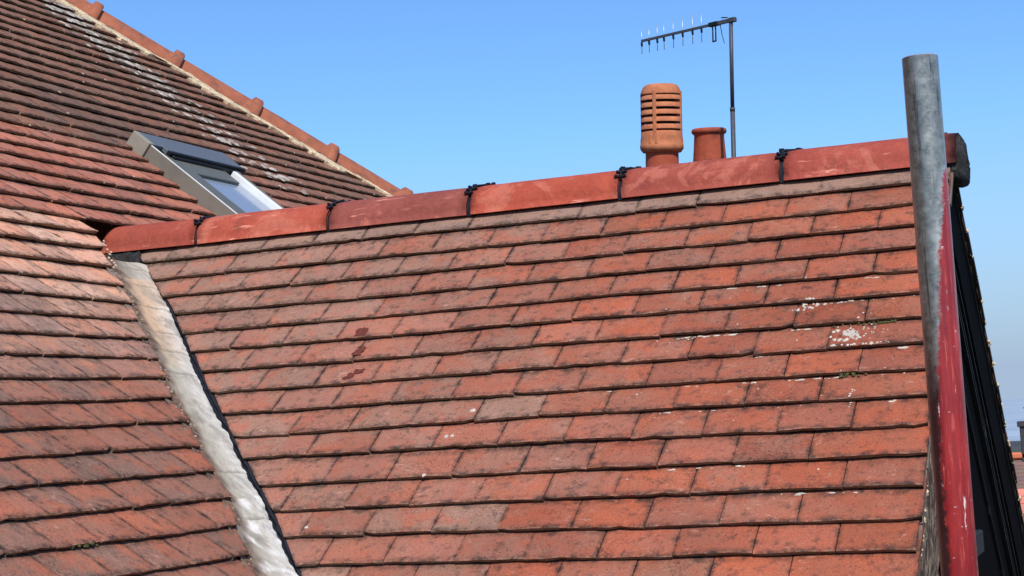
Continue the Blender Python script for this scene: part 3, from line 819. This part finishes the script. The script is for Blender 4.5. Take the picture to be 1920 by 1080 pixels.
mb.add(vs,fs,smooth=True)
rel(mb.build('roughcast_render',simple('cream brown roughcast',lin(170,146,118),.4,30,.95,1.,.012,tint=lin(84,58,45),tf=(.40,.55),ts=26),house))
mb=MB()
for i in range(70):
    s=random.uniform(1.15,1.6); lump(mb,A1(XG+random.uniform(-.006,.004),s,-.016-random.uniform(0,.012)),random.uniform(.002,.006),(1,-.4,.2),.5)
rel(mb.build('verge_mortar',M_CREAM,house))['kind']='stuff'
# ------------------------------------------------------------------ scaffold pole
pole=empty('scaffold_pole',(2.679,-2.13,-7),'upright galvanised scaffold pole, its lower right side painted red, before the gable','scaffold pole')
def pole_mat():
    k=NT('galvanised steel with red paint'); A=attr(k,'tcol')
    sep=k.n('ShaderNodeSeparateColor'); k.l(A.outputs['Color'],sep.inputs[0])
    ms=sep.outputs[0]
    n1=k.noise(60,5,.7); n2=k.noise(260,3,.7); n3=k.noise(14,4,.6)
    mp=k.n('ShaderNodeMapping'); k.l(k.pos(),mp.inputs[0]); mp.inputs['Scale'].default_value=(170,170,7)
    st=k.noise(1.,3,.6,vec=mp.outputs[0])
    zinc=k.mix(k.ramp(n1,.3,.7),(.17,.155,.12),(.50,.465,.385)); zinc=k.mix(k.ramp(st,.58,.66,0,.75),zinc,(.05,.05,.05))
    zinc=k.mix(k.ramp(n2,.62,.7,0,.7),zinc,(.04,.04,.04))
    zinc=k.mix(k.ramp(k.noise(24,5,.7),.62,.68,0,.8),zinc,(.05,.045,.045))
    worn=k.math('MULTIPLY',k.ramp(ms,.22,.46),k.ramp(k.noise(45,4,.7),.42,.58),True)
    zinc=k.mix(k.math('MULTIPLY',worn,.75),zinc,(.74,.71,.62))
    zz=k.n('ShaderNodeSeparateXYZ'); k.l(k.pos(),zz.inputs[0])
    zinc=k.mix(k.ramp(k.math('ADD',zz.outputs[2],k.math('MULTIPLY',n3,.12)),-.56,-.42,.96,0),zinc,k.mix(n1,(.040,.012,.016),(.105,.032,.036)))  # shading of the lower left side painted as dark maroon
    red=k.mix(k.ramp(n3,.3,.7),lin(142,30,30),lin(180,50,44)); mp2=k.n('ShaderNodeMapping'); k.l(k.pos(),mp2.inputs[0]); mp2.inputs['Scale'].default_value=(130,130,11); mp2.inputs['Location'].default_value=(3,5,1)
    s2=k.noise(1.,4,.7,vec=mp2.outputs[0])
    red=k.mix(k.ramp(st,.42,.62,0,.6),red,lin(112,26,32)); red=k.mix(k.ramp(k.noise(1.6,2,.5,vec=mp2.outputs[0]),.58,.66,0,.55),red,lin(214,96,84))
    red=k.mix(k.math('MULTIPLY',k.ramp(s2,.62,.655),k.ramp(k.noise(26,3,.6),.48,.56),True),red,(.78,.66,.60))
    red=k.mix(k.ramp(k.noise(90,4,.75),.66,.69),red,(.75,.62,.58))
    f=k.math('ADD',ms,k.math('MULTIPLY',k.ramp(k.noise(70,5,.8),0,1,-.5,.5),.60)); f=k.math('ADD',f,k.math('MULTIPLY',k.ramp(k.noise(18,4,.6),.3,.7,-.5,.5),.18)); f=k.math('ADD',f,k.math('MULTIPLY',k.ramp(k.noise(240,3,.8),0,1,-.5,.5),.42)); f=k.ramp(f,.42,.60)
    inv=k.math('SUBTRACT',1.,f)
    k.out(k.mix(f,zinc,red),k.ramp(n1,.3,.7,.27,.40),0,.5); k.l(k.math('MULTIPLY',inv,.65),k.b.inputs['Metallic']); k.b.inputs['Coat Weight'].default_value=.35; k.b.inputs['Coat Roughness'].default_value=.22
    k.bump(k.math('ADD',n1,n2),.25,.001); return k.m
M_POLE=pole_mat()
mb=MB(); px,py=2.679,-2.13; R=.02415; n=64
zs=[-7+i*.25 for i in range(24)]+[-1.2+i*.02 for i in range(52)]; zs=[z for z in zs if z<-.142]+[-.142]
vdir=math.atan2(-4.446-py,2.978-px)   # angle of the side that faces the camera side
vs=[];fs=[];cs=[]
RED=[(-1.2,.52),(-.84,.52),(-.70,.50),(-.64,.47),(-.56,.38),(-.52,.15),(-.472,-.05),(-.43,-.12),(-.37,-.42),(-.33,-.60),(-.30,-.82),(-.28,-1.6)]
for z in zs:
    top=1
    for i in range(n):
        a=2*math.pi*i/n
        x=math.sin(a-vdir)      # +1 right edge as seen from the photo
        lim=interp(RED,z)       # left limit of paint, in -1..1 mirrored
        q=.5+(x+lim)*.9
        r=R+.00012*nz(math.cos(a)*3,z*6)
        vs.append((px+r*math.cos(a),py+r*math.sin(a),z)); cs.append((max(0,min(1,q)),0,0,0))
for j in range(len(zs)-1):
    for i in range(n): k=(i+1)%n; fs.append((j*n+i,j*n+k,(j+1)*n+k,(j+1)*n+i))
mb.add(vs,fs,cs,smooth=True)
o=mb.build('tube',M_POLE,pole); rel(o)
mb=MB(); mb.lathe([(R,-.142),(R-.0008,-.1408),(R-.0032,-.1408),(R-.004,-.143),(R-.004,-.6)],64,Matrix.Translation((px,py,0)),(0,0,0,0))
rel(mb.build('cut_end',simple('raw steel rim',(.5,.5,.48),.2,40,.4,.2,metal=.6),pole))
mb=MB(); mb.box(Matrix.Translation((px,py,-6.995)),.075,.075,.004)
rel(mb.build('base_plate',M_MAST,pole))
# ------------------------------------------------------------------ chimney pots and aerial (on a stack behind the ridge)
def lean(base,top): 
    base=Vector(base);top=Vector(top); return Matrix.Translation(base)@(top-base).to_track_quat('Z','Y').to_matrix().to_4x4()
stack=empty('chimney',(.12,6.15,-7),'brick chimney stack hidden below the ridge under the two clay pots','chimney')
mb=MB(); mb.box(Matrix.Translation((.12,6.15,-3.12)),.45,.30,3.88); rel(mb.build('stack',M_BRICK,stack))
mb=MB(); mb.box(Matrix.Translation((.12,6.15,.79)),.50,.35,.03,(1,1,1),.008); mb.box(Matrix.Translation((.12,6.15,.87)),.42,.28,.05,(1,1,1),.03)
rel(mb.build('capping',M_DARKMORT,stack))
lp=empty('chimney_pot',(-.085,6.09,.92),'tall orange clay chimney pot with louvred slots and domed top','chimney pot')
M=lean((-.082,6.087,.92),(-.038,6.04,1.58))
M0=lp.matrix_basis
mb=MB(); mb.lathe([(.115,-.0),(.11,.05),(.107,.26),(.103,.30)],48,M,(1,1,1),True,False)
rel(mb.build('pot_base',M_POT,lp))
HH=.66
mb=MB() # cowl: skirt, louvres, ribs, dome
mb.lathe([(.09,.210),(.125,.216),(.141,.238),(.143,.262),(.140,.266),(.139,.300),(.136,.312),(.135,.346),(.128,.352),(.112,.352)],56,M)
zt=HH-.068
nb=5; sp=.0475
for i in range(nb):
    z=.352+sp*(i)
    mb.lathe([(.106,z+sp*.46),(.136,z+sp*.22),(.1355,z+sp*.30),(.1325,z+sp*.86),(.100,z+sp*1.0)],56,M)
mb.lathe([(.106,zt+.012),(.135,zt-.004),(.134,zt+.006),(.128,zt+.026),(.118,zt+.048),(.106,zt+.062),(.090,zt+.068),(.05,zt+.071),(.0,zt+.072)],56,M)
for a in range(4):
    an=math.radians(-136+a*90)
    q=M@Matrix.Rotation(an,4,'Z')@Matrix.Translation((.130,0,(.30+zt+.02)/2)); mb.box(q,.0095,.0115,(zt+.02-.30)/2,(1,1,1),.003)
for an in (-150,-132):
    q=M@Matrix.Rotation(math.radians(an),4,'Z')@Matrix.Translation((.138,0,.295)); mb.box(q,.005,.007,.030,(1,1,1),.002)
rel(mb.build('louvred_cowl',M_LOUV,lp))
mb=MB(); mb.lathe([(.098,.30),(.098,zt+.02)],32,M); rel(mb.build('inner_flue',M_RUBBER,lp))
pp=empty('chimney_pot',(.215,6.19,.9),'short plain red brown clay chimney pot with a rolled rim, beside the aerial mast','chimney pot')
M=lean((.212,6.19,.90),(.232,6.165,1.275))
mb=MB()
mb.lathe([(.118,0),(.113,.12),(.103,.24),(.0975,.325),(.0985,.334),(.106,.338),(.1125,.345),(.1145,.355),(.1125,.366),(.104,.373),(.088,.373),(.078,.36),(.078,.1)],56,M)
rel(mb.build('pot_body',M_POT,pp))
# aerial
f=.984
def ap(px_,py_,t):
    d=F_+R_*((px_-960)/3158.19)-U_*((py_-540)/3158.19); return Vector((2.97756,-4.44569,-.61562))+d*t
mt=ap(1370,34,10.62); mbm=ap(1376.5,300,10.64); mdir=(mt-mbm).normalized()
ae=empty('tv_aerial',mbm-mdir*1.2,'thin grey television aerial on a tall mast, boom pointing left with short upright rods','aerial')
mb=MB(); mid=ap(1373.3,205,10.63)
mb.tube(mbm-mdir*1.2,mid,.0150,14); mb.tube(mid,mt,.0125,14); mb.lathe([(.0165,-.012),(.0165,.012)],14,Matrix.Translation(mid)@mdir.to_track_quat('Z','Y').to_matrix().to_4x4(),(1,1,1),True,True)
rel(mb.build('mast',M_MAST,ae))
bt=ap(1203,77,11.06); br=ap(1374,37,10.61)
bd=(br-bt).normalized()
mb=MB(); 
def bar(mb,a,b,hw,hh,bev=.001):
    a=Vector(a);b=Vector(b); d=(b-a).normalized(); u=mdir; w_=d.cross(u).normalized(); u=w_.cross(d)
    M=Matrix((d,w_,u)).transposed().to_4x4(); M.translation=(a+b)/2; mb.box(M,(b-a).length/2,hw,hh,(1,1,1),bev)
bar(mb,bt,br-bd*.02,.008,.008)
bar(mb,br-bd*.13,br+bd*.01,.011,.012); bar(mb,br-bd*.03,br+bd*.020,.017,.015,.004)
rel(mb.build('boom',M_MAST,ae))
EL=[213,262,316,360,421,482,545,602]; TOPS=[174,150,150,140,117,105,86,66]; 
for i,(ex,ty) in enumerate(zip(EL,TOPS)):
    X=1140+ex/3.375; fr=(X-1203)/(1374-1203)
    # element position on the boom at that picture column
    lo,hi=0.,1.
    c=bt.lerp(br,fr*(10.79/11.25)/(1-(1-10.79/11.25)*fr) if False else fr*.985)
    L=.085+.012*i/7
    mb=MB(); mb.tube(c-mdir*L,c+mdir*L,.0024,8)
    o=rel(mb.build('rod',M_ALU,ae))
    mb=MB(); bar(mb,c-mdir*.022-bd*.005,c-mdir*.022+bd*.005,.006,.014); 
    rel(mb.build('rod_clip',M_RUBBER,ae))
mb=MB(); c=bt.lerp(br,.80)
for s_ in(-1,1): mb.tube(c-mdir*.02+bd*.011*s_,c-mdir*.108+bd*.011*s_,.0048,8)
mb.tube(c-mdir*.108-bd*.014,c-mdir*.108+bd*.014,.0052,8)
for s_ in(-1,1): mb.tube(c+mdir*.0+bd*.011*s_,c-mdir*.02+bd*.011*s_,.0045,8)
bar(mb,c-bd*.035,c+bd*.035,.018,.014,.004)
rel(mb.build('dipole',M_RUBBER,ae))
c=bt.lerp(br,.865)
mb=MB(); mb.tube(c-mdir*.01,c-mdir*.075+bd*.012,.0028,6); mb.tube(c-mdir*.075+bd*.012,c-mdir*.135+bd*.028,.0022,6)
mb.tube(c+mdir*.03+bd*.01,c+mdir*.022+bd*.055,.004,6)
rel(mb.build('cable',M_RUBBER,ae))
# ------------------------------------------------------------------ ground, hills, far houses
def gz(k): return k
mb=MB(); nx=60
vs=[];fs=[]
for j in range(nx+1):
    for i in range(nx+1):
        u=(i/nx-.5)*2;v=(j/nx-.5)*2; x=math.copysign(abs(u)**2.5,u)*4500; y=math.copysign(abs(v)**2.5,v)*4500
        vs.append((x,y,-7.0-.002*0))
for j in range(nx):
    for i in range(nx): fs.append((j*(nx+1)+i,j*(nx+1)+i+1,(j+1)*(nx+1)+i+1,(j+1)*(nx+1)+i))
mb.add(vs,fs)
structure(mb.build('ground',simple('grass and tarmac ground',(.06,.075,.035),.4,.3,.95,.3,.02,tint=(.06,.06,.058),tf=(.5,.52),ts=.05)))
mb=MB(); n=90; vs=[];fs=[]
for j in range(7):
    r=(230,300,420,700,1200,2200,2600)[j]
    for i in range(n+1):
        a=math.radians(-70+140*i/n); h=(-.6,.15,.3,.8,2.5,9,-10)[j]*(1+.4*nz(math.sin(a)*9,j*.9,2))
        vs.append((3+r*math.sin(a),r*math.cos(a),-7+h))
W=n+1
for j in range(6):
    for i in range(n): fs.append((j*W+i,j*W+i+1,(j+1)*W+i+1,(j+1)*W+i))
mb.add(vs,fs,smooth=True)
structure(mb.build('hills',simple('haze tinted far hills',(.34,.41,.48),.15,.02,1.,.1)))  # distance haze put into the pale blue base colour
def far_house(cx,y0,zr,depth,half,label,chx):
    h=empty('far_house',(cx,y0+depth,-7),label,'house')
    run=depth; zf=zr-.62*run
    mb=MB(); courses=int(run/.10)
    for k in range(courses):
        ya=y0+run-(k)*.10; za=zr-.062*k
        mb.quad((cx-half,ya-.10,za-.062),(cx+half,ya-.10,za-.062),(cx+half,ya+.01,za-.0),(cx-half,ya+.01,za-.0),tuple(q*random.uniform(.85,1.1) for q in lin(128,100,92)))
        mb.quad((cx-half,ya-.10,za-.062-.012),(cx+half,ya-.10,za-.062-.012),(cx+half,ya-.10,za-.062),(cx-half,ya-.10,za-.062),lin(80,60,50))
    mb.quad((cx-half,y0+run,zr),(cx+half,y0+run,zr),(cx+half,y0+2*run,zf),(cx-half,y0+2*run,zf),lin(140,90,78))
    rel(mb.build('roof',simple('far brown roof',(.2,.2,.2),.15,3,.9,.2,use_attr=True),h))
    mb=MB()
    x=cx-half
    while x<cx+half-.01:
        mb.box(Matrix.Translation((x+.23,y0+run,zr+.04)),.222,.10,.06,lin(214,120,84),.03); x+=.46
    rel(mb.build('ridge',simple('far orange ridge',(.4,.2,.1),.1,3,.9,.2,use_attr=True),h))
    mb=MB(); mb.box(Matrix.Translation((cx,y0+run,(zf-7)/2-.1)),half-.1,run-.1,(zf+7)/2-.1); rel(mb.build('wall',M_BRICK,h))
    mb=MB(); mb.box(Matrix.Translation((cx,y0-.03,zf-.06)),half,.02,.09,(1,1,1),.004); rel(mb.build('fascia',simple('dark red fascia',lin(112,34,34),.1,4),h))
    mb=MB(); mb.box(Matrix.Translation((chx,y0+run+.1,zr+.2)),.20,.2,.42,(1,1,1),.01); mb.box(Matrix.Translation((chx,y0+run+.1,zr+.6)),.235,.235,.05,(1,1,1),.01)
    mb.lathe([(.10,.65),(.10,.86),(.12,.87),(.12,.90)],20,Matrix.Translation((chx,y0+run+.1,zr)),(1,1,1),False,True)
    rel(mb.build('chimney',simple('sooty grey chimney',(.055,.052,.055),.2,6),h))
    return h
def fp(px_,py_,t): return ap(px_,py_,t)
a=fp(1920,855,30)
hb=far_house(a.x+4.4,a.y-1.0,a.z-.03,1.0,5.2,'brown roofed house with orange ridge, partly seen at the lower right beyond the gable',fp(1936,820,30).x)
# lower extension with pink tiles in front of that house
h=empty('far_extension',(a.x+3.5,a.y-2.5,-7),'low pinkish tiled roof in front of the brown roofed house, lower right','building')
p0=fp(1920,916,28.6); mb=MB()
for k in range(26):
    ya=p0.y-k*.16; za=p0.z-k*.115
    c=tuple(q*random.uniform(.9,1.1) for q in lin(208,128,110))
    mb.quad((p0.x-2,ya-.16,za-.115),(p0.x+7,ya-.16,za-.115),(p0.x+7,ya+.01,za),(p0.x-2,ya+.01,za),c)
    mb.quad((p0.x-2,ya-.16,za-.145),(p0.x+7,ya-.16,za-.145),(p0.x+7,ya-.16,za-.115),(p0.x-2,ya-.16,za-.115),lin(90,50,44))
rel(mb.build('roof',simple('far pink tiles',(.3,.2,.2),.12,4,.9,.2,use_attr=True),h))
mb=MB(); mb.box(Matrix.Translation((p0.x+2.5,p0.y-2.0,-5.9)),4.3,1.9,1.05); rel(mb.build('wall',M_BRICK,h))
